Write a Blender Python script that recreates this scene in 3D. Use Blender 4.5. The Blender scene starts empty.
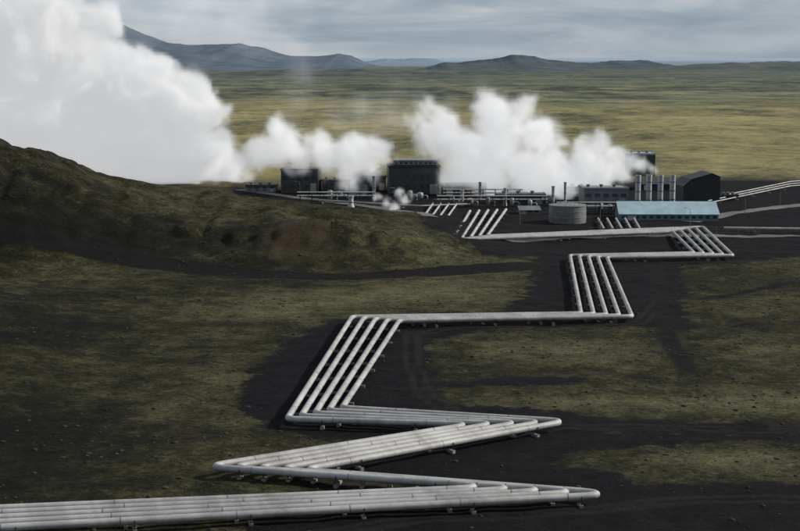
import bpy, bmesh, math, random
import numpy as np
from mathutils import Vector, Matrix
random.seed(7)
sc = bpy.context.scene
sc.view_settings.view_transform = 'Standard'
sc.view_settings.look = 'None'
sc.view_settings.exposure = 0

# ---------------------------------------------------------------- survey helpers
H = 50.0; F = 1600.0; HOR = 56.0
PITCH = math.atan((265.5-HOR)/F)
def ray(px, py):
    a = (px-400)/F; b = -(py-265.5)/F
    return Vector((a, math.cos(PITCH)+b*math.sin(PITCH), -math.sin(PITCH)+b*math.cos(PITCH)))
def G(px, py, z=0.0):
    d = ray(px, py); t = (z-H)/d.z
    return Vector((d.x*t, d.y*t, z))
def AT(px, py, Y):
    d = ray(px, py); t = Y/d.y
    return Vector((d.x*t, Y, H+d.z*t))

# ---------------------------------------------------------------- numpy noise
def _h(ix, iy, s):
    n = (ix.astype(np.int64)*374761393 + iy.astype(np.int64)*668265263 + s*69069) & 0xffffffff
    n = ((n ^ (n >> 13))*1274126177) & 0xffffffff
    return ((n ^ (n >> 16)) & 0xffff)/65535.0
def vnoise(x, y, s=0):
    ix = np.floor(x); iy = np.floor(y); fx = x-ix; fy = y-iy
    fx = fx*fx*(3-2*fx); fy = fy*fy*(3-2*fy)
    a = _h(ix, iy, s); b = _h(ix+1, iy, s); c = _h(ix, iy+1, s); d = _h(ix+1, iy+1, s)
    return (a*(1-fx)+b*fx)*(1-fy)+(c*(1-fx)+d*fx)*fy
def fbm(x, y, o=4, s=0):
    t = 0; a = .5; n = 0
    for i in range(o):
        t = t+a*vnoise(x*2**i+17.3*i, y*2**i-9.1*i, s+i); n += a; a *= .5
    return t/n-0.5
def sst(x):
    x = np.clip(x, 0, 1); return x*x*(3-2*x)

# ---------------------------------------------------------------- terrain height
def hill_core(x, y):
    h1 = np.interp(x, [-260,-160,-125,-112,-100,-90,-82,-67,-45,-32,-18,-5,8,22,34],
                      [34,30,28,27.5,24.5,20.6,17.0,12.6,10.4,9.3,7.2,5.2,3,1,0])
    yc = 452+0.12*(x+60)
    w = np.where(y < yc, 82, 60)
    b1 = h1*np.clip(np.cos(np.clip((y-yc)/w, -1, 1)*math.pi/2), 0, 1)**1.5
    h2 = np.interp(x, [-62,-45,-30,-15,0,12,22,34], [0,4,7.2,8.2,7.2,4.8,2.4,0])
    yc2 = 404+0.05*x
    b2 = h2*np.clip(np.cos(np.clip((y-yc2)/36, -1, 1)*math.pi/2), 0, 1)**1.7
    return np.maximum(b1, b2)+0.25*np.minimum(b1, b2)
def height(x, y):
    x = np.asarray(x, float); y = np.asarray(y, float)
    hh = 0
    for dx, dy, wt in ((0,0,.36),(5,0,.16),(-5,0,.16),(0,5,.16),(0,-5,.16)):
        hh = hh+wt*hill_core(x+dx, y+dy)
    hm = sst(hh/6)
    gul = np.abs(fbm(x/13+3, y/34, 3, 61))*2
    hh = hh+hm*(fbm(x/26, y/26, 4, 3)*4.2)+hm*fbm(x/7, y/7, 3, 8)*1.2-hm*(1-sst(gul*3.2))*1.3
    left = sst((-x-40-0.05*(y-180))/70)*sst((y-185)/40)*sst((360-y)/60)
    hh = hh+left*(8+fbm(x/30, y/30, 4, 9)*8+fbm(x/9, y/9, 3, 19)*1.8)
    off = sst((np.abs(x)-15)/60)
    near = sst((600-y)/100)
    hh = hh+near*fbm(x/14, y/14, 3, 5)*0.8*(0.35+off)+near*fbm(x/3.2, y/3.2, 3, 15)*0.5
    far = sst((y-900)/1200)
    hh = hh+far*(fbm(x/420, y/420, 4, 21)*10)
    f2 = sst((y-2300)/1500)
    hh = hh+f2*(fbm(x/500, y/400, 5, 33)*34)*sst((9000-y)/3000)
    return hh
def GT(px, py):
    d = ray(px, py); t = 120.0
    while t < 900:
        p = Vector((0,0,H))+d*t
        if p.z <= float(height(p.x, p.y)): return p
        t += 0.7
    return G(px, py)

# ---------------------------------------------------------------- material helpers
def new_mat(name):
    m = bpy.data.materials.new(name); m.use_nodes = True
    nt = m.node_tree; b = nt.nodes['Principled BSDF']
    return m, nt, b
def N(nt, t, **kw):
    n = nt.nodes.new(t)
    for k, v in kw.items(): setattr(n, k, v)
    return n
def ramp(nt, pts, interp='LINEAR'):
    r = N(nt, 'ShaderNodeValToRGB'); cr = r.color_ramp; cr.interpolation = interp
    while len(cr.elements) < len(pts): cr.elements.new(0.5)
    for e, (p, c) in zip(cr.elements, pts):
        e.position = p; e.color = (c[0], c[1], c[2], 1) if not isinstance(c, (int, float)) else (c, c, c, 1)
    return r
def simple_mat(name, col, rough=0.7, metal=0.0, var=0.15, scale=0.6, ribs=0.0):
    m, nt, b = new_mat(name)
    tc = N(nt, 'ShaderNodeTexCoord'); no = N(nt, 'ShaderNodeTexNoise')
    no.inputs['Scale'].default_value = scale; no.inputs['Detail'].default_value = 6
    no.inputs['Roughness'].default_value = .65
    nt.links.new(tc.outputs['Object'], no.inputs['Vector'])
    lo = [c*(1-var*1.6) for c in col]; hi = [min(1, c*(1+var)) for c in col]
    r = ramp(nt, [(0.3, lo), (0.7, hi)])
    nt.links.new(no.outputs['Fac'], r.inputs[0]); nt.links.new(r.outputs[0], b.inputs['Base Color'])
    b.inputs['Roughness'].default_value = rough; b.inputs['Metallic'].default_value = metal
    if ribs:
        w = N(nt, 'ShaderNodeTexWave', wave_type='BANDS', bands_direction='X'); w.inputs['Scale'].default_value = ribs
        nt.links.new(tc.outputs['Object'], w.inputs['Vector'])
        bp = N(nt, 'ShaderNodeBump'); bp.inputs['Strength'].default_value = .6; bp.inputs['Distance'].default_value = .08
        nt.links.new(w.outputs['Fac'], bp.inputs['Height']); nt.links.new(bp.outputs[0], b.inputs['Normal'])
    return m

M_dark = simple_mat('dark_cladding', (0.040,0.041,0.042), .6, 0, .25, .3, 1.0)
M_black = simple_mat('black_cladding', (0.016,0.016,0.018), .6, 0, .2, .3, 1.0)
M_grey = simple_mat('grey_cladding', (0.17,0.175,0.18), .55, 0.1, .25, .4, 1.0)
M_pale = simple_mat('pale_cladding', (0.38,0.39,0.40), .5, 0, .25, .4, 1.0)
M_blue = simple_mat('pale_blue_sheet_roof', (0.30,0.41,0.47), .5, 0.1, .15, .3, 1.4)
M_bluew = simple_mat('blue_wall_sheet', (0.12,0.18,0.22), .5, 0, .2, .4, 1.4)
M_glass = simple_mat('window_glass', (0.03,0.045,0.055), .15, 0, .1, 1)
M_steel = simple_mat('galvanised_steel', (0.27,0.27,0.265), .5, 0.3, .25, .8)
M_tank = simple_mat('tank_steel', (0.15,0.152,0.155), .5, 0.2, .25, .3)
M_conc = simple_mat('concrete', (0.20,0.195,0.18), .9, 0, .25, 1.0)
M_rust = simple_mat('dark_steel', (0.04,0.036,0.032), .7, 0.2, .3, 1.0)
M_road = simple_mat('worn_road', (0.095,0.09,0.085), .95, 0, .35, .1)

# pipe cladding: weathered matte aluminium sheet, streaked
M_pipe, nt, b = new_mat('aluminium_pipe_cladding')
tc = N(nt,'ShaderNodeTexCoord'); no = N(nt,'ShaderNodeTexNoise'); no.inputs['Scale'].default_value=.22; no.inputs['Detail'].default_value=9
no.inputs['Roughness'].default_value=.78
nt.links.new(tc.outputs['Object'], no.inputs['Vector'])
r = ramp(nt, [(0.3,(0.17,0.163,0.157)),(0.5,(0.33,0.322,0.31)),(0.70,(0.47,0.46,0.445))])
nt.links.new(no.outputs['Fac'], r.inputs[0]); nt.links.new(r.outputs[0], b.inputs['Base Color'])
b.inputs['Metallic'].default_value=.12; b.inputs['Roughness'].default_value=.62

# ---------------------------------------------------------------- mesh helpers
def link(o, parent=None):
    sc.collection.objects.link(o)
    if parent: o.parent = parent
    return o
def mesh_obj(name, verts, faces, mat, parent=None, smooth=False, loc=(0,0,0)):
    me = bpy.data.meshes.new(name); me.from_pydata([tuple(v) for v in verts], [], faces); me.update()
    if mat: me.materials.append(mat)
    if smooth: me.polygons.foreach_set('use_smooth', [True]*len(me.polygons))
    o = bpy.data.objects.new(name, me); o.location = loc
    return link(o, parent)
def empty(name, loc, rot=0):
    e = bpy.data.objects.new(name, None); e.location = loc; e.rotation_euler = (0,0,rot); e.empty_display_size = 1
    return link(e)
class Acc:
    def __init__(s): s.v=[]; s.f=[]
    def box(s, x0,x1,y0,y1,z0,z1):
        n=len(s.v); s.v += [(x0,y0,z0),(x1,y0,z0),(x1,y1,z0),(x0,y1,z0),(x0,y0,z1),(x1,y0,z1),(x1,y1,z1),(x0,y1,z1)]
        s.f += [tuple(n+i for i in q) for q in ((0,3,2,1),(4,5,6,7),(0,1,5,4),(1,2,6,5),(2,3,7,6),(3,0,4,7))]
    def prism(s, prof, y0, y1):
        n=len(s.v); k=len(prof)
        s.v += [(x,y0,z) for x,z in prof]+[(x,y1,z) for x,z in prof]
        s.f.append(tuple(n+i for i in range(k))); s.f.append(tuple(n+k+i for i in reversed(range(k))))
        for i in range(k):
            j=(i+1)%k; s.f.append((n+j,n+i,n+k+i,n+k+j))
    def prismx(s, prof, x0, x1):
        n=len(s.v); k=len(prof)
        s.v += [(x0,y,z) for y,z in prof]+[(x1,y,z) for y,z in prof]
        s.f.append(tuple(n+i for i in reversed(range(k)))); s.f.append(tuple(n+k+i for i in range(k)))
        for i in range(k):
            j=(i+1)%k; s.f.append((n+i,n+j,n+k+j,n+k+i))
    def beam(s, p, q, t):
        p=Vector(p); q=Vector(q); d=(q-p).normalized()
        a = d.cross(Vector((0,0,1)))
        if a.length<.01: a=Vector((1,0,0))
        a.normalize(); c=d.cross(a); n=len(s.v); h=t/2
        for e in (p,q):
            for u,w in ((-h,-h),(h,-h),(h,h),(-h,h)): s.v.append(tuple(e+a*u+c*w))
        s.f += [tuple(n+i for i in f) for f in ((0,3,2,1),(4,5,6,7),(0,1,5,4),(1,2,6,5),(2,3,7,6),(3,0,4,7))]
    def lathe(s, cx, cy, prof, seg=20):
        n=len(s.v)
        for r_,z in prof:
            for i in range(seg):
                a=2*math.pi*i/seg; s.v.append((cx+r_*math.cos(a), cy+r_*math.sin(a), z))
        for k in range(len(prof)-1):
            for i in range(seg):
                j=(i+1)%seg; s.f.append((n+k*seg+i,n+k*seg+j,n+(k+1)*seg+j,n+(k+1)*seg+i))
        s.f.append(tuple(n+(len(prof)-1)*seg+i for i in range(seg)))
    def tube(s, pts, r_, seg=12):
        n=len(s.v); m=len(pts)
        for i,p in enumerate(pts):
            a=pts[max(i-1,0)]; c=pts[min(i+1,m-1)]; d=(c-a).normalized()
            sd=d.cross(Vector((0,0,1)))
            if sd.length<.01: sd=Vector((1,0,0))
            sd.normalize(); up=sd.cross(d)
            for k in range(seg):
                t=2*math.pi*k/seg; s.v.append(tuple(p+sd*math.cos(t)*r_+up*math.sin(t)*r_))
        for i in range(m-1):
            for k in range(seg):
                j=(k+1)%seg; s.f.append((n+i*seg+k,n+i*seg+j,n+(i+1)*seg+j,n+(i+1)*seg+k))
        s.f.append(tuple(n+k for k in reversed(range(seg)))); s.f.append(tuple(n+(m-1)*seg+k for k in range(seg)))
    def obj(s, name, mat, parent=None, smooth=False):
        return mesh_obj(name, s.v, s.f, mat, parent, smooth)
def smooth_by_angle(o, deg=40):
    bm=bmesh.new(); bm.from_mesh(o.data)
    for f in bm.faces: f.smooth=True
    for e in bm.edges:
        if len(e.link_faces)==2 and e.calc_face_angle(0)>math.radians(deg): e.smooth=False
    bm.to_mesh(o.data); bm.free()

# ---------------------------------------------------------------- terrain mesh
def geo(a, b, n): return list(a*(b/a)**(np.arange(1,n+1)/n))
xs = np.arange(-215, 215.1, 1.0); gx = np.array(geo(216, 16000, 60)); xs = np.concatenate([-gx[::-1], xs, gx])
ys = np.arange(95, 600, 1.0); ys = np.concatenate([[-600,-200,0,60], ys, np.array(geo(601, 45000, 170))])
X, Y = np.meshgrid(xs, ys)
Z = height(X, Y)
Z = np.where(Y>16000, 0, Z)
nx, ny = len(xs), len(ys)
co = np.stack([X.ravel(), Y.ravel(), Z.ravel()], 1)
idx = np.arange(nx*ny).reshape(ny, nx)
q = np.stack([idx[:-1,:-1].ravel(), idx[:-1,1:].ravel(), idx[1:,1:].ravel(), idx[1:,:-1].ravel()], 1)
me = bpy.data.meshes.new('ground')
me.vertices.add(len(co)); me.vertices.foreach_set('co', co.astype(np.float32).ravel())
me.loops.add(q.size); me.loops.foreach_set('vertex_index', q.astype(np.int32).ravel())
me.polygons.add(len(q)); me.polygons.foreach_set('loop_start', (np.arange(len(q))*4).astype(np.int32))
me.update(calc_edges=True); me.validate()
me.polygons.foreach_set('use_smooth', np.ones(len(me.polygons), bool))

def sdf_poly(pts, x, y):
    d = np.full(x.shape, 1e18); inside = np.zeros(x.shape, bool)
    n = len(pts)
    for i in range(n):
        ax, ay = pts[i]; bx, by = pts[(i+1)%n]
        ex, ey = bx-ax, by-ay; t = np.clip(((x-ax)*ex+(y-ay)*ey)/(ex*ex+ey*ey+1e-9), 0, 1)
        d = np.minimum(d, (x-ax-ex*t)**2+(y-ay-ey*t)**2)
        c = ((ay > y) != (by > y)) & (x < (bx-ax)*(y-ay)/((by-ay) if by != ay else 1e-9)+ax)
        inside ^= c
    d = np.sqrt(d); return np.where(inside, -d, d)
def dist_line(pts, x, y):
    d = np.full(x.shape, 1e18)
    for (ax,ay),(bx,by) in zip(pts[:-1], pts[1:]):
        ex, ey = bx-ax, by-ay; t = np.clip(((x-ax)*ex+(y-ay)*ey)/(ex*ex+ey*ey+1e-9), 0, 1)
        d = np.minimum(d, (x-ax-ex*t)**2+(y-ay-ey*t)**2)
    return np.sqrt(d)
def P(l): return [tuple(G(*p)[:2]) for p in l]
polys = [
 P([(325,320),(256,365),(236,398),(246,422),(300,433),(350,446),(420,443),(470,434),(640,434),(860,438),(860,427),(640,421),(560,411),(450,403),(434,388),(428,350),(440,340),(500,328),(640,326),(694,332),(684,300),(680,264),(740,264),(790,256),(880,244),(880,186),(430,190),(425,235),(480,262),(535,258),(528,290),(500,312),(400,314)]),
 P([(420,446),(480,432),(640,432),(860,438),(860,442),(700,442),(590,450),(560,462),(640,485),(760,482),(860,490),(880,570),(250,570),(250,516),(420,498),(430,488),(330,480),(300,470),(380,452)]),
 P([(230,182),(430,180),(640,172),(900,160),(900,212),(640,225),(430,222),(330,204),(230,196)]),
 P([(445,382),(500,377),(580,375),(592,379),(560,386),(455,388)]),  # dark shadow strip, painted through the gravel mask
]
sd = np.full(co.shape[0], 60.0)
near = (co[:,1] < 1100) & (np.abs(co[:,0]) < 500)
for p in polys: sd[near] = np.minimum(sd[near], sdf_poly(p, co[near,0], co[near,1]))
track = [tuple(GT(*p)[:2]) for p in [(-30,222),(60,243),(130,260),(200,270),(260,275),(340,277),(420,274),(480,270),(530,266)]]
dt = np.full(co.shape[0], 60.0); dt[near] = dist_line(track, co[near,0], co[near,1])
d2 = np.full(co.shape[0], 60.0)
for tr in (P([(700,300),(745,292),(800,283),(860,278)]), P([(655,262),(662,300),(668,340),(690,372)])):
    d2[near] = np.minimum(d2[near], dist_line(tr, co[near,0], co[near,1]))
gr = np.clip(0.5-sd/14.0, 0, 1)
tk = np.maximum(np.clip(1.5-dt/5.0, 0, 1), 0.8*np.clip(1.0-d2/4.0, 0, 1))
sx, sy = GT(298,236)[:2]
scar = np.clip(1.25-np.sqrt(((co[:,0]-sx)/12)**2+((co[:,1]-sy)/22)**2), 0, 1)
rgba = np.stack([gr, tk, scar, np.ones_like(gr)], 1).astype(np.float32)
at = me.attributes.new('zones', 'FLOAT_COLOR', 'POINT'); at.data.foreach_set('color', rgba.ravel())
# compacted vehicle ruts of the service track
srv = np.zeros(co.shape[0])
for ln in ([(870,432),(640,427),(560,427),(500,434),(450,443),(380,460)], [(450,412),(425,395),(412,360),(412,334),(470,326),(640,324),(662,300),(655,262),(760,260),(880,250)], [(640,505),(560,512),(420,520),(250,545)], [(640,505),(700,500),(870,498)]):
    dd = dist_line(P(ln), co[near,0], co[near,1]); srv[near] = np.maximum(srv[near], np.clip(1.2-np.abs(dd-1.1)/1.0, 0, 1))
a3 = me.attributes.new('ruts', 'FLOAT', 'POINT'); a3.data.foreach_set('value', srv.astype(np.float32))
ground = link(bpy.data.objects.new('ground', me))

# how thick and pale the moss grows (positive); negative paints shade into its colour
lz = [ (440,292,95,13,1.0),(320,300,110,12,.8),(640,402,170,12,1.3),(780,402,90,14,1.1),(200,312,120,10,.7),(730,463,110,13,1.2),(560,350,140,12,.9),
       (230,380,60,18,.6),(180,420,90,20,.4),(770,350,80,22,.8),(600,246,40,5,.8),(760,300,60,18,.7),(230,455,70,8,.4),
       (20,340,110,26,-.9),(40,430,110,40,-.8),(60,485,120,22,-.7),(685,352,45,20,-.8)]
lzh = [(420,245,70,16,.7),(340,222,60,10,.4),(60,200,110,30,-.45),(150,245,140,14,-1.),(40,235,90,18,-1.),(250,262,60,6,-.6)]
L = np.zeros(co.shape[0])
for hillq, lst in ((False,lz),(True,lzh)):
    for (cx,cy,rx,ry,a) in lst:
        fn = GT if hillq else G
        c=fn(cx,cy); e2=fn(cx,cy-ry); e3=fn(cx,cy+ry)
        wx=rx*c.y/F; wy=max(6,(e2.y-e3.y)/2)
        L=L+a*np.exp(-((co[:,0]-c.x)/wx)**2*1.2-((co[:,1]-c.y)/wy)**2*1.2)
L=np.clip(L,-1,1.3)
a2 = me.attributes.new('lush_shade', 'FLOAT', 'POINT'); a2.data.foreach_set('value', L.astype(np.float32))

# ground material
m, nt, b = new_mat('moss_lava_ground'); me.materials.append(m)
lk = nt.links.new
geo_n = N(nt,'ShaderNodeNewGeometry'); sep = N(nt,'ShaderNodeSeparateXYZ'); lk(geo_n.outputs['Position'], sep.inputs[0])
za = N(nt,'ShaderNodeAttribute', attribute_name='zones'); zs = N(nt,'ShaderNodeSeparateColor'); lk(za.outputs['Color'], zs.inputs[0])
la = N(nt,'ShaderNodeAttribute', attribute_name='lush_shade'); ra = N(nt,'ShaderNodeAttribute', attribute_name='ruts')
def noise(scale, detail=6, rough=.6, vec=None, dist=0):
    n = N(nt,'ShaderNodeTexNoise'); n.inputs['Scale'].default_value=scale; n.inputs['Detail'].default_value=detail
    n.inputs['Roughness'].default_value=rough; n.inputs['Distortion'].default_value=dist
    lk(vec if vec else geo_n.outputs['Position'], n.inputs['Vector']); return n.outputs['Fac']
def mth(op, a, b_=None, clamp=False):
    n = N(nt,'ShaderNodeMath', operation=op, use_clamp=clamp)
    for i, v in enumerate((a, b_)):
        if v is None: continue
        if isinstance(v,(int,float)): n.inputs[i].default_value=v
        else: lk(v, n.inputs[i])
    return n.outputs[0]
def mixc(f, a, b_, blend='MIX'):
    n = N(nt,'ShaderNodeMix', data_type='RGBA', blend_type=blend)
    if isinstance(f,(int,float)): n.inputs[0].default_value=f
    else: lk(f, n.inputs[0])
    for i,v in ((6,a),(7,b_)):
        if isinstance(v,tuple): n.inputs[i].default_value=(*v,1)
        else: lk(v, n.inputs[i])
    return n.outputs[2]
def mapr(v, a, b_, c=0., d=1., smooth=True):
    n = N(nt,'ShaderNodeMapRange', interpolation_type='SMOOTHSTEP' if smooth else 'LINEAR')
    lk(v, n.inputs[0]); n.inputs[1].default_value=a; n.inputs[2].default_value=b_; n.inputs[3].default_value=c; n.inputs[4].default_value=d
    return n.outputs[0]
def stretched(sx_, sy_):
    mp = N(nt,'ShaderNodeMapping'); mp.inputs['Scale'].default_value=(sx_,sy_,1); lk(geo_n.outputs['Position'], mp.inputs['Vector']); return mp.outputs[0]
n_big = noise(.022, 5, .6, dist=.4); n_mid = noise(.16, 6, .7); n_fin = noise(.9, 6, .8); n_grn = noise(2.6, 4, .8)
t = mth('ADD', mth('MULTIPLY', n_big, .26), mth('MULTIPLY', n_mid, .42)); t = mth('ADD', t, mth('MULTIPLY', n_fin, .40))
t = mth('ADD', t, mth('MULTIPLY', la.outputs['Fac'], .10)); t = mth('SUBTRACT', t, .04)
mr = ramp(nt, [(.39,(.007,.0068,.0048)),(.455,(.018,.0170,.0088)),(.51,(.045,.0420,.0195)),(.575,(.098,.090,.043)),(.67,(.185,.168,.090))]); lk(t, mr.inputs[0])  # dark tones also carry the cloud shade over the foreground
spk = mapr(noise(.42, 7, .88), .51, .59)
moss = mixc(mth('MULTIPLY', spk, .60), mr.outputs[0], (.011,.010,.0075))
moss = mixc(mth('MULTIPLY', mapr(n_grn, .50, .58), .5), moss, (.009,.0085,.006))
gvr = ramp(nt, [(.38,(.0038,.0036,.0044)),(.52,(.0088,.0084,.0098)),(.66,(.021,.020,.0215))])
lk(mth('ADD', mth('MULTIPLY', n_mid, .45), mth('MULTIPLY', n_fin, .55)), gvr.inputs[0])
grav = mixc(mth('MULTIPLY', mapr(mth('ADD', ra.outputs['Fac'], mth('SUBTRACT', n_mid, .5)), .3, .9), .55), gvr.outputs[0], (.030,.028,.028))
gf = mth('ADD', zs.outputs[0], mth('MULTIPLY', mth('SUBTRACT', noise(.13, 9, .78), .5), 1.35))
gf = mapr(gf, .45, .55)
c = mixc(gf, moss, grav)
tf = mapr(mth('ADD', zs.outputs[1], mth('MULTIPLY', mth('SUBTRACT', n_mid, .5), .8)), .35, .6)
c = mixc(tf, c, mixc(n_fin, (.006,.0055,.006), (.015,.0135,.0135)))
sf = mapr(mth('ADD', zs.outputs[2], mth('MULTIPLY', mth('SUBTRACT', noise(.3,5,.7), .5), .9)), .3, .8)
c = mixc(mth('MULTIPLY', sf, .6), c, (.066,.050,.030))
# mossy plain beyond the plant, sunlight painted in as paler colour
pn = noise(1, 8, .70, stretched(.012,.006), .5); pn2 = noise(1, 7, .88, stretched(.08,.045))
pt = mth('ADD', mth('MULTIPLY', pn, .5), mth('MULTIPLY', pn2, .55)); pt = mth('SUBTRACT', pt, .025)
pr = ramp(nt, [(.39,(.055,.058,.035)),(.45,(.145,.138,.070)),(.52,(.265,.236,.112)),(.61,(.40,.345,.165))]); lk(pt, pr.inputs[0])
yn = mth('ADD', sep.outputs[1], mth('MULTIPLY', mth('SUBTRACT', noise(.006,4,.6), .5), 220))
c = mixc(mapr(yn, 610, 690), c, pr.outputs[0])
gn = noise(1, 8, .7, stretched(.006,.0022), .3); gn2 = noise(1, 8, .88, stretched(.03,.012))
gr_ = ramp(nt, [(.43,(.030,.038,.033)),(.475,(.080,.090,.062)),(.53,(.165,.168,.105)),(.60,(.265,.255,.155))]); lk(mth('ADD', mth('MULTIPLY', gn,.5), mth('MULTIPLY', gn2,.5)), gr_.inputs[0])
yn2 = mth('ADD', sep.outputs[1], mth('MULTIPLY', mth('SUBTRACT', noise(.0016,5,.6), .5), 1500))
c = mixc(mapr(yn2, 1400, 2000), c, gr_.outputs[0])
c = mixc(mth('MULTIPLY', mapr(sep.outputs[1], 2200, 4000), .6), c, (.080,.095,.092))  # distance haze mixed into the ground colour, sea blue farther out
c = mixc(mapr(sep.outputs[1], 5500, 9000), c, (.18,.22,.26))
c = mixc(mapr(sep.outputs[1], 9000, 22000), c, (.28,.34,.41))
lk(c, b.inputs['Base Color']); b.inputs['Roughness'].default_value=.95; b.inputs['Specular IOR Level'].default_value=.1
bp = N(nt,'ShaderNodeBump'); bp.inputs['Strength'].default_value=1; bp.inputs['Distance'].default_value=1.4
hsum = mth('ADD', mth('MULTIPLY', noise(.45,8,.78), .8), mth('MULTIPLY', n_fin, .45)); lk(hsum, bp.inputs['Height']); lk(bp.outputs[0], b.inputs['Normal'])

# ---------------------------------------------------------------- distant ridges
def hill_mat(name, lo, hi, sc_=.004):  # lo and hi tints include distance haze as bluish base colour
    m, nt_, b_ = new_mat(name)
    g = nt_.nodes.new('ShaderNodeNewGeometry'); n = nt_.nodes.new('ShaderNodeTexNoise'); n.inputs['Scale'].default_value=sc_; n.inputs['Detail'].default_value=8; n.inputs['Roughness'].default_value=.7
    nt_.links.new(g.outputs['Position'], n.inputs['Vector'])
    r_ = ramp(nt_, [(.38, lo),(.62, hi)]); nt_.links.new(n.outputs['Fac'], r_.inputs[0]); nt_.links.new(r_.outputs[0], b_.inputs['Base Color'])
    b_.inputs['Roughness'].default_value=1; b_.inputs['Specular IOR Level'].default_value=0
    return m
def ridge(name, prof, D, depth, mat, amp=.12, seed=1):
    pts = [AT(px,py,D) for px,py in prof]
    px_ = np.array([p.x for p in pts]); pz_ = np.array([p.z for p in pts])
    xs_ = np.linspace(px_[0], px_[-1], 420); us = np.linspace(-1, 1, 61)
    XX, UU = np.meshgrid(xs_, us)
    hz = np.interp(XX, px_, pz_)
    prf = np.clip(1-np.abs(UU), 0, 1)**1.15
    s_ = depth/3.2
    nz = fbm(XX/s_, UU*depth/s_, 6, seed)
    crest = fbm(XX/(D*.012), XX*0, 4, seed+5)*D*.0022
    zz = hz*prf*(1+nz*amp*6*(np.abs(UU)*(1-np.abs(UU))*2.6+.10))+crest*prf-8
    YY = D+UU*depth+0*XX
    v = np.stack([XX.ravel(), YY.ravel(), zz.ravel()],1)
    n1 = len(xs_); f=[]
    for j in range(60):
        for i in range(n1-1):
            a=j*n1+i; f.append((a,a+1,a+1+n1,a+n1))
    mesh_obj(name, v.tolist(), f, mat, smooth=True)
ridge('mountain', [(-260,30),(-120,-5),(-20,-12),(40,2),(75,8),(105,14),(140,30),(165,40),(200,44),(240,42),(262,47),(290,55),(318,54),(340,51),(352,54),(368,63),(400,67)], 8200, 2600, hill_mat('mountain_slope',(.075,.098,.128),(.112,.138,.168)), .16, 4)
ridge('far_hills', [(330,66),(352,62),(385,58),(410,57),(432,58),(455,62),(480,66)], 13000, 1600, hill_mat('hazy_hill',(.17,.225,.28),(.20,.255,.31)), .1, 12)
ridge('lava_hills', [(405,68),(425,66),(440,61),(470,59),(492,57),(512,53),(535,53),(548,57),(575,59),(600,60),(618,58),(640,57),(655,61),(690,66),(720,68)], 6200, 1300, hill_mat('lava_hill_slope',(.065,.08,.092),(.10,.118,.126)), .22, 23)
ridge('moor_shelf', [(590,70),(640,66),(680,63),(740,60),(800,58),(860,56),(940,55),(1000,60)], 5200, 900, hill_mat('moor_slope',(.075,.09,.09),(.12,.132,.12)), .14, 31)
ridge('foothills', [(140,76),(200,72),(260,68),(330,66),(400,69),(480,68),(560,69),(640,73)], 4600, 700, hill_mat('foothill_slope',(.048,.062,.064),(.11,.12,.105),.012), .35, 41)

# ---------------------------------------------------------------- pipelines
ZP=1.2; RP=.43; NL=5
A_ = [(-60,511),(500,487.5),(205,467),(474,424.5),(287,419),(352,317),(581,313.5),(570,255.5),(694,253),(673,232),(453,240),(470,211)]
B_ = [(-60,531),(620,494.5),(300,470.5),(567,421.5),(342,408),(399,321),(632,316.5),(607,257.5),(733,255.5),(703,227),(487,236),(506,209.5)]
def fillet(pts, r_=1.5):
    out=[pts[0]]
    for a,b_,c_ in zip(pts[:-2],pts[1:-1],pts[2:]):
        u=(a-b_); v=(c_-b_); lu,lv=u.length,v.length; u/=lu; v/=lv
        th=math.acos(max(-1,min(1,u.dot(v)))); t_=min(r_/math.tan(th/2), .3*lu, .3*lv)
        p=b_+u*t_; q_=b_+v*t_
        for i in range(9):
            s_=i/8; out.append(p*(1-s_)**2+b_*2*s_*(1-s_)+q_*s_**2)
    out.append(pts[-1]); return out
def pipeline(name, pts, r_=RP, zfoot=True, step=11.0, rf=1.3):
    path=fillet(pts, rf)
    o=pts[0].copy(); o.z=0
    root=empty(name, o)
    acc=Acc(); acc.tube([p-o for p in path], r_, 16)
    ob=acc.obj('pipe', M_pipe, root, True)
    smooth_by_angle(ob, 50)
    ba=Acc(); su=Acc(); st=Acc()
    for i,(a,b_) in enumerate(zip(pts[:-1],pts[1:])):
        L_=(b_-a).length; d=(b_-a).normalized(); n=max(1,int(L_/step)); side=d.cross(Vector((0,0,1)))
        for k in range(n):
            c_=a+d*(L_*(k+.5)/n)-o
            ba.tube([c_-d*.05, c_+d*.05], r_+.018, 16)
            if zfoot:
                f=c_+d*1.5; gz=float(height(f.x+o.x, f.y+o.y))-.3; tp=max(gz+.45,.3)
                q1=f-side*.5; q2=f+side*.5
                n0=len(su.v)
                for zz in (gz, tp):
                    for su_,sd_ in ((-.62,-.22),(.62,-.22),(.62,.22),(-.62,.22)):
                        w=f+side*su_+d*sd_; su.v.append((w.x,w.y,zz))
                su.f += [tuple(n0+i_ for i_ in f_) for f_ in ((0,3,2,1),(4,5,6,7),(0,1,5,4),(1,2,6,5),(2,3,7,6),(3,0,4,7))]
                st.beam((q1.x,q1.y,tp),(q1.x,q1.y,ZP+.1),.1); st.beam((q2.x,q2.y,tp),(q2.x,q2.y,ZP+.1),.1)
    ba.obj('cladding_band', M_tank, root)
    if zfoot:
        su.obj('concrete_foot', M_conc, root); st.obj('pipe_saddle', M_rust, root)
for l in range(NL):
    t_=l/(NL-1)
    pts=[G(a[0],a[1],ZP).lerp(G(b_[0],b_[1],ZP), t_) for a,b_ in zip(A_,B_)]
    pipeline('steam_pipeline', pts)
for l in range(4):
    pipeline('collector_pipe', [G(424+8*l,216,1), G(433+8*l,203.5,1)], .33, True, 8)
for l in range(5):
    pipeline('branch_pipe', [G(604+9*l,229,1), G(598+9*l,218.5,1)], .33, True, 8)
for l in range(3):
    pipeline('reinjection_pipe', [G(708,203-2.2*l,1), G(790,186-2.2*l,1), G(850,181-2*l,1)], .22, True, 14)
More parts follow.
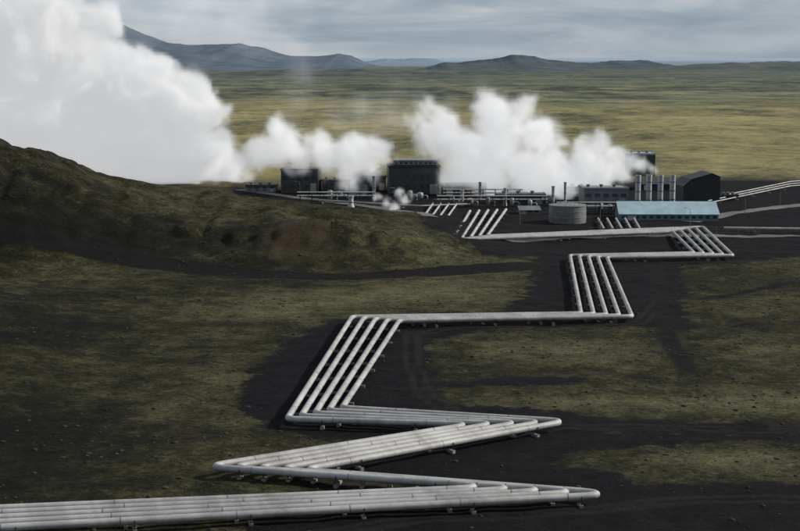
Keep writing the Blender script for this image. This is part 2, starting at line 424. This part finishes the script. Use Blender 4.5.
pipeline('water_pipe', [G(724,228,1.0), G(880,230,1.0)], .4, True, 14)
pipeline('water_pipe', [G(300,199,1.0), G(420,206,1.0), G(470,204,1)], .3, True, 14)

# ---------------------------------------------------------------- plant roads
def road(name, line, w, mat, z=.02):
    pts=[G(*p) for p in line]; sub=[]
    for a,b_ in zip(pts[:-1],pts[1:]):
        n=max(2,int((b_-a).length/2))
        for k in range(n): sub.append(a.lerp(b_,k/n))
    sub.append(pts[-1]); v=[];f=[]
    for i,p in enumerate(sub):
        d=(sub[min(i+1,len(sub)-1)]-sub[max(i-1,0)]).normalized(); s_=Vector((d.y,-d.x,0))
        for k in (-1,-.5,0,.5,1):
            q_=p+s_*w/2*k; v.append((q_.x,q_.y,float(height(q_.x,q_.y))+z+.06*(1-abs(k))))
        if i:
            for k in range(4):
                a=(i-1)*5+k; f.append((a,a+1,a+6,a+5))
    mesh_obj(name,v,f,mat,smooth=True)
road('access_road', [(505,243),(560,238),(640,236.5),(720,236),(880,236)], 6, M_road, .14)
road('access_road', [(690,222),(730,214),(800,205),(880,200)], 6, M_road, .14)
road('access_road', [(240,190),(300,198),(380,208),(420,216),(430,226)], 5, M_road, .14)

# ---------------------------------------------------------------- buildings
def place(x0,x1,yb,yt):
    a=G(x0,yb); c_=G(x1,yb)
    return (a.x+c_.x)/2, a.y, (c_.x-a.x), AT(x0,yt,a.y).z
def windows(acc, w, z0, z1, n, y=-.05, frac=.6):
    st_=w/n
    for i in range(n):
        cx=-w/2+st_*(i+.5); acc.box(cx-st_*frac/2, cx+st_*frac/2, y, y+.04, z0, z1)
def flat_building(name, x0,x1,yb,yt, depth, wall, trim, rot=0, wins=6):
    cx,y,w,h=place(x0,x1,yb,yt); e=empty(name,(cx,y,0),rot)
    a=Acc(); a.box(-w/2,w/2,0,depth,-1,h-.5); a.obj('walls',wall,e)
    a=Acc(); a.box(-w/2-.3,w/2+.3,-.3,depth+.3,h-.5,h-.1)
    a.box(-w/2-.3,w/2+.3,-.3,-.1,h-.1,h+.15); a.box(-w/2-.3,-w/2-.1,-.1,depth+.3,h-.1,h+.15); a.box(w/2+.1,w/2+.3,-.1,depth+.3,h-.1,h+.15)
    a.obj('roof',trim,e)
    a=Acc(); windows(a,w,h*.55,h*.72,wins); windows(a,w,h*.2,h*.34,wins,frac=.4); a.obj('windows',M_glass,e)
    a=Acc(); a.box(w*.3,w*.3+min(3.2,w*.15),-.09,-.055,-.5,min(3.6,h*.5)); a.obj('door',M_steel,e)
    a=Acc()
    for i in range(3):
        vx=-w*.35+w*.3*i; a.lathe(vx,depth*.5,[(.5,h-.1),(.5,h+.5),(.75,h+.5),(.75,h+.7),(0.1,h+.9)],12)
    a.obj('roof_vents',M_tank,e)
    return e,w,h
def gable_building(name, x0,x1,yb,yt, depth, wall, roofm, rot=0, wins=8, eave=.62):
    cx,y,w,h=place(x0,x1,yb,yt); e=empty(name,(cx,y,0),rot); he=h*eave
    a=Acc(); a.prismx([(0,-1),(depth,-1),(depth,he),(depth/2,h-.15),(0,he)],-w/2,w/2); a.obj('walls',wall,e)
    a=Acc(); t=.18
    a.prismx([(-.5,he-.25),(-.5,he-.25+t),(depth/2,h+t),(depth/2,h)],-w/2-.4,w/2+.4)
    a.prismx([(depth/2,h),(depth/2,h+t),(depth+.5,he-.25+t),(depth+.5,he-.25)],-w/2-.4,w/2+.4)
    a.obj('roof',roofm,e)
    a=Acc(); windows(a,w,he*.35,he*.7,wins,frac=.55); a.obj('windows',M_glass,e)
    a=Acc(); a.box(-w*.42,-w*.42+min(2.6,w*.2),-.1,-.055,-.5,he*.8); a.obj('door',M_pale,e)
    return e,w,h
flat_building('turbine_hall', 389,440,194,166, 18, M_dark, M_black, .05, 7)
cx,y,w,h=place(394,438,194,160.5); e=empty('roof_plant_room',(cx,y+3,0),.05)
hb=AT(394,166,y).z
a=Acc(); a.box(-w/2,w/2,0,10,hb+.2,h-.3); a.obj('walls',M_grey,e)
a=Acc(); a.box(-w/2-.3,w/2+.3,-.3,10.3,h-.3,h); a.obj('roof',M_grey,e)
a=Acc(); windows(a,w,hb+.5,h-.7,9); a.obj('windows',M_glass,e)
flat_building('generator_hall', 281,318,193,169, 14, M_dark, M_black, -.05, 5)
flat_building('switchgear_building', 322,350,192,180, 9, M_dark, M_dark, 0, 4)
flat_building('workshop_building', 352,386,190,176, 10, M_black, M_dark, 0, 4)
gable_building('service_building', 442,486,196,184, 10, M_dark, M_black, .03, 6)
flat_building('pump_house', 497,545,204,194, 8, M_dark, M_grey, 0, 6)
flat_building('grey_process_building', 584,628,208,188, 12, M_grey, M_grey, .04, 5)
flat_building('valve_house', 560,590,197,187, 8, M_grey, M_grey, 0, 3)
gable_building('blue_roofed_building', 620,718,221,204, 15, M_bluew, M_blue, -.03, 14, .42)
flat_building('pale_roofed_building', 629,655,176,153.5, 12, M_dark, M_blue, .0, 4)
gable_building('warehouse', 640,690,190,180, 14, M_black, M_black, 0, 6)
gable_building('small_shed', 520,540,214,207, 5, M_grey, M_grey, .1, 3)
flat_building('control_cabin', 722,738,200,195, 5, M_dark, M_dark, 0, 3)
flat_building('substation_building', 246,276,192,185, 8, M_grey, M_dark, 0, 4)
cx,y,w,h=place(683,720,203,174); e=empty('dark_sloped_hall',(cx,y,0),.08)
a=Acc(); a.prism([(-w/2,-1),(w/2,-1),(w/2,h*.86),(w*.28,h),(-w*.3,h*.8),(-w/2,h*.55)],0,13); a.obj('walls',M_black,e)
a=Acc()
for (p0,p1) in (((-w/2-.2,h*.55+.02),(-w*.3,h*.8+.05)),((-w*.3,h*.8+.05),(w*.28,h+.05)),((w*.28,h+.05),(w/2+.3,h*.86+.05))):
    a.prism([p0,p1,(p1[0],p1[1]+.25),(p0[0],p0[1]+.25)],-.3,13.3)
a.obj('roof',M_black,e)
a=Acc(); windows(a,w*.8,h*.3,h*.42,5); a.obj('windows',M_glass,e)

for i,px in enumerate((637.5,648.5,660,672)):
    cx,y,w,h=place(px-3,px+3,211-i*.4,175-.3*(i%2)); r_=w/2*.95
    e=empty('exhaust_stack',(cx,y,0))
    a=Acc(); a.lathe(0,0,[(r_*1.15,-.5),(r_*1.15,1.2),(r_,1.5),(r_,h*.97),(r_*1.08,h*.97),(r_*1.08,h),(r_*.85,h),(r_*.85,h-1.0)],20)
    ob=a.obj('shaft',M_pale,e); smooth_by_angle(ob)
    a=Acc()
    for zz in (h*.3,h*.55,h*.8): a.lathe(0,0,[(r_,zz-.15),(r_*1.09,zz-.15),(r_*1.09,zz+.15),(r_,zz+.15)],20)
    a.obj('stiffening_rings',M_tank,e)
    a=Acc(); a.beam((-.25,-r_*1.2,0),(-.25,-r_*1.2,h),.08); a.beam((.25,-r_*1.2,0),(.25,-r_*1.2,h),.08)
    for k in range(int(h/.8)): a.beam((-.25,-r_*1.2,.4+.8*k),(.25,-r_*1.2,.4+.8*k),.06)
    a.obj('ladder',M_rust,e)
def stack(name, px, yb, yt, rr, mat):
    cx,y,w,h=place(px-1,px+1,yb,yt); e=empty(name,(cx,y,0))
    a=Acc(); a.lathe(0,0,[(rr*1.4,-.5),(rr*1.4,.8),(rr,1.2),(rr,h-.4),(rr*1.2,h-.4),(rr*1.2,h),(rr*.8,h),(rr*.8,h-.8)],16)
    ob=a.obj('shaft',mat,e); smooth_by_angle(ob)
    a=Acc(); a.lathe(0,0,[(rr,h*.5-.1),(rr*1.2,h*.5-.1),(rr*1.2,h*.5+.1),(rr,h*.5+.1)],16); a.obj('ring',M_tank,e)
stack('vent_stack',374,199,176,.6,M_steel); stack('vent_stack',351,208,196,.8,M_pale); stack('vent_stack',462,206,190,.6,M_steel)
stack('vent_stack',505,206,188,.5,M_steel); stack('vent_stack',553,206,186,.5,M_steel); stack('vent_stack',565,204,182,.45,M_steel); stack('vent_stack',480,200,182,.5,M_steel)
cx,y,w,h=place(549,586,222,203); e=empty('storage_tank',(cx,y,0)); r_=w/2
a=Acc(); a.lathe(0,0,[(r_,-.5),(r_,h*.88)],40); ob=a.obj('shell',M_tank,e); smooth_by_angle(ob)
a=Acc(); a.lathe(0,0,[(r_+.15,h*.88),(r_+.15,h*.88+.2),(r_*.5,h*.97),(.3,h+.1),(.3,h+.5)],40); ob=a.obj('conical_roof',M_grey,e); smooth_by_angle(ob)
a=Acc()
for zz in (h*.3,h*.6): a.lathe(0,0,[(r_,zz),(r_+.1,zz),(r_+.1,zz+.15),(r_,zz+.15)],40)
a.obj('hoops',M_steel,e)
a=Acc()
for k in range(24):
    t_=2*math.pi*k/24; a.beam(((r_+.1)*math.cos(t_),(r_+.1)*math.sin(t_),h*.88),((r_+.1)*math.cos(t_),(r_+.1)*math.sin(t_),h*.88+1.1),.05)
a.obj('handrail',M_rust,e)
for (px,yb) in ((452,205),(470,206),(488,207),(512,207),(530,208),(340,199),(330,201),(410,201),(420,200),(398,199),(545,206),(610,213),(600,213)):
    p=G(px,yb); e=empty('steam_separator',(p.x,p.y,0)); hh=random.uniform(2.6,4.6); rr=random.uniform(.7,1.2)
    a=Acc(); a.lathe(0,0,[(rr*.8,0.6),(rr,1.1),(rr,hh*.85),(rr*.8,hh*.95),(rr*.4,hh),(.1,hh+.05)],18); ob=a.obj('vessel',random.choice([M_grey,M_steel,M_tank]),e); smooth_by_angle(ob)
    a=Acc()
    for k in range(4):
        t_=math.pi/4+k*math.pi/2; a.beam((rr*.8*math.cos(t_),rr*.8*math.sin(t_),-.5),(rr*.8*math.cos(t_),rr*.8*math.sin(t_),1.2),.2)
    a.obj('legs',M_rust,e)
    a=Acc(); a.tube([Vector((rr*.8,0,hh*.6)),Vector((rr+1.2,0,hh*.6)),Vector((rr+1.5,0,hh*.6-.5)),Vector((rr+1.5,0,.3))],.22,10); a.obj('outlet_pipe',M_steel,e)
for (x0,x1,yb) in ((440,545,207),(300,372,203),(560,640,214),(446,520,200)):
    p=G(x0,yb); q_=G(x1,yb); e=empty('pipe_rack',(p.x,p.y,0)); W=q_.x-p.x
    a=Acc(); n=int(W/4)
    for k in range(n+1):
        x=W*k/n
        for yy in (0,2.4): a.beam((x,yy,-.5),(x,yy,3.4),.22)
        a.beam((x,-.3,2.2),(x,2.7,2.2),.2); a.beam((x,-.3,3.4),(x,2.7,3.4),.2)
    a.obj('frame',M_rust,e)
    a=Acc()
    for zz,k in ((2.45,4),(3.65,3)):
        for j in range(k): a.tube([Vector((-1,.3+j*.6,zz)),Vector((W+1,.3+j*.6,zz))],.16,8)
    a.obj('pipes',M_pipe,e)
for px,yb in ((300,201),(395,208),(440,222),(520,225),(600,232),(690,232),(745,214),(780,205)):
    p=G(px,yb); e=empty('street_lamp',(p.x,p.y,0),random.uniform(0,6))
    a=Acc(); a.lathe(0,0,[(.12,-.5),(.09,3),(.05,6.5)],8); a.tube([Vector((0,0,6.4)),Vector((.6,0,6.8)),Vector((1.5,0,6.9))],.04,6); a.obj('pole',M_tank,e)
    a=Acc(); a.box(1.3,1.9,-.13,.13,6.83,6.97); a.obj('lamp_head',M_grey,e)
p0=G(590,233.5); p1=G(760,233.5); e=empty('perimeter_fence',(p0.x,p0.y,0)); W=p1.x-p0.x; a=Acc()
for k in range(int(W/3)+1): a.beam((k*3,0,-.3),(k*3,0,1.9),.08)
a.obj('posts',M_steel,e); a=Acc()
for zz in (.4,1.1,1.8): a.beam((0,0,zz),(W,0,zz),.03)
a.obj('wires',M_steel,e)

# ---------------------------------------------------------------- scattered lava rocks and tussocks
def scatter(name, count, region, size, mat, test, flat=.6, seed=1):
    rng=np.random.RandomState(seed); bm=bmesh.new(); bmesh.ops.create_icosphere(bm,subdivisions=1,radius=1)
    bv=np.array([v.co[:] for v in bm.verts]); bf=np.array([[v.index for v in f.verts] for f in bm.faces]); bm.free()
    x0,x1,y0,y1=region; xx=rng.uniform(x0,x1,count*4); yy=y0+(y1-y0)*rng.uniform(0,1,count*4)**1.4
    s=np.full(xx.shape,60.)
    for p in polys: s=np.minimum(s,sdf_poly(p,xx,yy))
    k=test(s,xx,yy,rng); xx=xx[k][:count]; yy=yy[k][:count]; zz=height(xx,yy)
    n=len(xx); sz=size*(.4+rng.pareto(3.0,n)*.9); sz=np.minimum(sz,size*2.4)
    jit=1+rng.uniform(-.35,.35,(n,len(bv),1))
    V=bv[None]*jit*sz[:,None,None]*np.stack([rng.uniform(.8,1.5,n),rng.uniform(.8,1.5,n),np.full(n,flat)],1)[:,None,:]
    V=V+np.stack([xx,yy,zz],1)[:,None,:]
    Fc=bf[None]+np.arange(n)[:,None,None]*len(bv)
    mesh_obj(name,V.reshape(-1,3).tolist(),Fc.reshape(-1,3).tolist(),mat,smooth=True)
M_rock=simple_mat('lava_rock',(.013,.012,.012),.95,0,.4,2.0)
M_tus=simple_mat('moss_tussock',(.030,.027,.014),1,0,.6,.12)
scatter('lava_rocks', 2500, (-130,160,150,420), .15, M_rock, lambda s,x,y,r: (s>-25)&(s<45), .6, 3)
scatter('moss_tussocks', 14000, (-140,150,150,460), .16, M_tus, lambda s,x,y,r: (s>3+r.uniform(-3,3,len(s)))&(fbm(x/12,y/12,3,77)>-.05), .45, 5)

# ---------------------------------------------------------------- steam
def steam_mat(name, k, em, aniso=0.):
    m=bpy.data.materials.new(name); m.use_nodes=True; nt_=m.node_tree; nt_.nodes.clear()
    out=nt_.nodes.new('ShaderNodeOutputMaterial'); vi=nt_.nodes.new('ShaderNodeVolumeInfo')
    s_=nt_.nodes.new('ShaderNodeVolumeScatter'); s_.inputs['Color'].default_value=(1,1,1,1); s_.inputs['Anisotropy'].default_value=aniso
    e_=nt_.nodes.new('ShaderNodeEmission'); e_.inputs['Color'].default_value=(.97,.98,1,1)
    m1=nt_.nodes.new('ShaderNodeMath'); m1.operation='MULTIPLY'; m1.inputs[1].default_value=k
    m2=nt_.nodes.new('ShaderNodeMath'); m2.operation='MULTIPLY'; m2.inputs[1].default_value=k*em  # weak glow added to stand in for multiple scattering
    nt_.links.new(vi.outputs['Density'],m1.inputs[0]); nt_.links.new(vi.outputs['Density'],m2.inputs[0])
    nt_.links.new(m1.outputs[0],s_.inputs['Density']); nt_.links.new(m2.outputs[0],e_.inputs['Strength'])
    ad=nt_.nodes.new('ShaderNodeAddShader'); nt_.links.new(s_.outputs[0],ad.inputs[0]); nt_.links.new(e_.outputs[0],ad.inputs[1])
    nt_.links.new(ad.outputs[0],out.inputs['Volume']); return m
def plume(name, Yd, balls, mat, vox=.8, amp=16, nscale=.07, soft=4, smooth_=5, seed=0, grow=1.0, bias=.50):
    rnd=random.Random(seed); sp=[]
    for b_ in balls:
        px,py,r_=b_[:3]; Yb=Yd+(b_[3] if len(b_)>3 else rnd.uniform(-6,6)); p=AT(px,py,Yb); sp.append((p,r_*grow*Yb/F))
    mn=Vector([min(p[i]-r_ for p,r_ in sp)-7 for i in range(3)]); mx=Vector([max(p[i]+r_ for p,r_ in sp)+7 for i in range(3)])
    mn.z=max(mn.z,-4)
    ctr=(mn+mx)/2
    me_=bpy.data.meshes.new(name); me_.from_pydata([(0,0,0)],[],[]); ob=bpy.data.objects.new(name,me_); ob.location=ctr; link(ob); me_.materials.append(mat)
    g=bpy.data.node_groups.new(name,'GeometryNodeTree')
    g.interface.new_socket('Geometry',in_out='INPUT',socket_type='NodeSocketGeometry'); g.interface.new_socket('Geometry',in_out='OUTPUT',socket_type='NodeSocketGeometry')
    go=g.nodes.new('NodeGroupOutput'); g.nodes.new('NodeGroupInput')
    vc=g.nodes.new('GeometryNodeVolumeCube'); sm=g.nodes.new('GeometryNodeSetMaterial'); sm.inputs['Material'].default_value=mat
    pos=g.nodes.new('GeometryNodeInputPosition')
    def gm(op,a,b_=None,c_=None,clamp=False):
        n=g.nodes.new('ShaderNodeMath'); n.operation=op; n.use_clamp=clamp
        for i,v in enumerate((a,b_,c_)):
            if v is None: continue
            if isinstance(v,(int,float)): n.inputs[i].default_value=v
            else: g.links.new(v,n.inputs[i])
        return n.outputs[0]
    cur=None
    for p,r_ in sp:
        n=g.nodes.new('ShaderNodeVectorMath'); n.operation='DISTANCE'; g.links.new(pos.outputs[0],n.inputs[0]); n.inputs[1].default_value=p-ctr
        d=gm('SUBTRACT',n.outputs['Value'],r_)
        cur=d if cur is None else gm('SMOOTH_MIN',cur,d,smooth_)
    def gn(scale,det,rough,dist=0.):
        n=g.nodes.new('ShaderNodeTexNoise'); n.inputs['Scale'].default_value=scale; n.inputs['Detail'].default_value=det; n.inputs['Roughness'].default_value=rough
        n.inputs['Distortion'].default_value=dist
        ad=g.nodes.new('ShaderNodeVectorMath'); ad.operation='ADD'; g.links.new(pos.outputs[0],ad.inputs[0]); ad.inputs[1].default_value=(seed*13.7,seed*7.1,0)
        g.links.new(ad.outputs[0],n.inputs['Vector']); return n.outputs[0]
    n1=gn(nscale,5,.62,.5); n1=gm('SUBTRACT',n1,bias); n1=gm('MULTIPLY',n1,amp*2)
    s_=gm('ADD',cur,n1)
    dn=gm('DIVIDE',gm('MULTIPLY',s_,-1),soft,clamp=True)
    dn=gm('MULTIPLY',dn,dn)
    g.links.new(dn,vc.inputs['Density']); h_=(mx-mn)/2
    vc.inputs['Min'].default_value=-h_; vc.inputs['Max'].default_value=h_
    for i,a in enumerate('XYZ'): vc.inputs['Resolution '+a].default_value=max(8,int((mx-mn)[i]/vox))
    g.links.new(vc.outputs[0],sm.inputs[0]); g.links.new(sm.outputs[0],go.inputs[0])
    md=ob.modifiers.new('steam','NODES'); md.node_group=g
S_thick=steam_mat('dense_steam',.27,.30); S_puff=steam_mat('puff_steam',.3,.33); S_mid=steam_mat('drifting_steam',.19,.36); S_thin=steam_mat('thin_vapour',.022,.36)
plume('steam_cloud',640,[(208,150,33),(222,165,19),(214,176,21),(175,115,43),(160,160,42),(128,86,46),(105,150,50),(78,72,50),(55,140,50),(28,50,46),(15,110,55),(-25,80,60),(-35,20,50),(45,15,32),(-10,150,45),(196,98,20),(234,178,11),(90,25,20),(5,-5,30)],S_thick,1.3,20,.05,4.5,7,1,1,.545)
plume('steam_cloud',585,[(373,172,13),(366,158,18),(345,156,20),(330,158,17),(345,178,14),(322,150,15),(300,154,17),(285,146,20),(262,150,18),(275,132,13),(386,156,12),(352,187,7),(246,156,12)],S_mid,.8,9,.10,3.6,4,2,1.05,.555)
plume('steam_cloud',580,[(490,184,19),(478,165,26),(500,146,27),(520,168,27),(545,182,21),(506,120,20),(462,146,24),(440,130,19),(490,108,15),(562,176,18),(534,136,18),(577,184,15),(420,118,13),(452,178,14),(518,108,13),(548,156,18),(430,145,12)],S_mid,.85,12,.075,4,5,3,1.05,.56)
plume('steam_cloud',560,[(597,182,18),(590,164,20),(612,160,16),(602,147,15),(576,168,18),(630,163,10),(642,165,7),(615,174,13),(653,168,5),(583,145,11),(560,184,15),(626,175,9)],S_mid,.7,8,.11,3,3,4,1.05,.55)
plume('steam_puff',520,[(395,208,7),(386,203,7),(404,200,6),(411,195,4),(379,198,5),(399,193,5)],S_puff,.4,3.4,.25,1.4,1.5,5,1.0,.55)
plume('steam_wisp',640,[(300,100,22),(302,75,20),(300,50,18),(303,25,18),(300,0,20),(305,-20,22),(285,120,18),(322,60,10),(315,10,16)],S_thin,2.4,12,.07,12,6,6,1,.575)
plume('steam_wisp',660,[(230,15,34),(200,0,38),(170,10,34),(250,45,24),(145,20,32),(265,-5,34),(120,-5,34),(205,60,20)],S_thin,3.0,22,.045,16,8,7,1,.57)
plume('steam_wisp',620,[(390,115,24),(420,100,20),(360,110,22),(450,105,18),(400,88,14),(340,120,18),(478,92,12),(372,140,18)],S_thin,2.4,12,.07,11,6,8,1,.575)

# ---------------------------------------------------------------- sky, sun
sun_dir=Vector((.84,.16,.52)).normalized()
el=math.asin(sun_dir.z); az=math.atan2(sun_dir.x,sun_dir.y)
w=bpy.data.worlds.new('World'); sc.world=w; w.use_nodes=True; nt=w.node_tree; lk=nt.links.new
bg=nt.nodes['Background']; sk=nt.nodes.new('ShaderNodeTexSky'); sk.sky_type='NISHITA'; sk.sun_disc=False
sk.sun_elevation=el; sk.sun_rotation=az; sk.dust_density=1.5; sk.altitude=300
tc=N(nt,'ShaderNodeTexCoord'); mp=N(nt,'ShaderNodeMapping'); mp.inputs['Scale'].default_value=(3,3,17); lk(tc.outputs['Generated'],mp.inputs['Vector'])
n1=N(nt,'ShaderNodeTexNoise'); n1.inputs['Scale'].default_value=2.3; n1.inputs['Detail'].default_value=7; n1.inputs['Roughness'].default_value=.55; n1.inputs['Distortion'].default_value=.5
lk(mp.outputs[0],n1.inputs['Vector'])
cr=ramp(nt,[(.34,(3.0,3.8,4.7)),(.5,(4.6,5.45,6.3)),(.64,(6.6,7.1,7.6))]); lk(n1.outputs['Fac'],cr.inputs[0])
mx_=N(nt,'ShaderNodeMix',data_type='RGBA'); mx_.inputs[0].default_value=.88
lk(sk.outputs[0],mx_.inputs[6]); lk(cr.outputs[0],mx_.inputs[7]); lk(mx_.outputs[2],bg.inputs['Color']); bg.inputs['Strength'].default_value=.08
sl=bpy.data.lights.new('sun','SUN'); sl.energy=4.6; sl.angle=math.radians(.6); sl.color=(1,.95,.87)
so=bpy.data.objects.new('sun',sl); so.rotation_euler=(-sun_dir).to_track_quat('-Z','Y').to_euler(); link(so)

# ---------------------------------------------------------------- camera
cam=bpy.data.cameras.new('camera'); cam.sensor_width=36; cam.lens=36*F/800; cam.clip_start=1; cam.clip_end=80000
co_=bpy.data.objects.new('camera',cam); co_.location=(0,0,H); co_.rotation_euler=(math.pi/2-PITCH,0,0); link(co_); sc.camera=co_
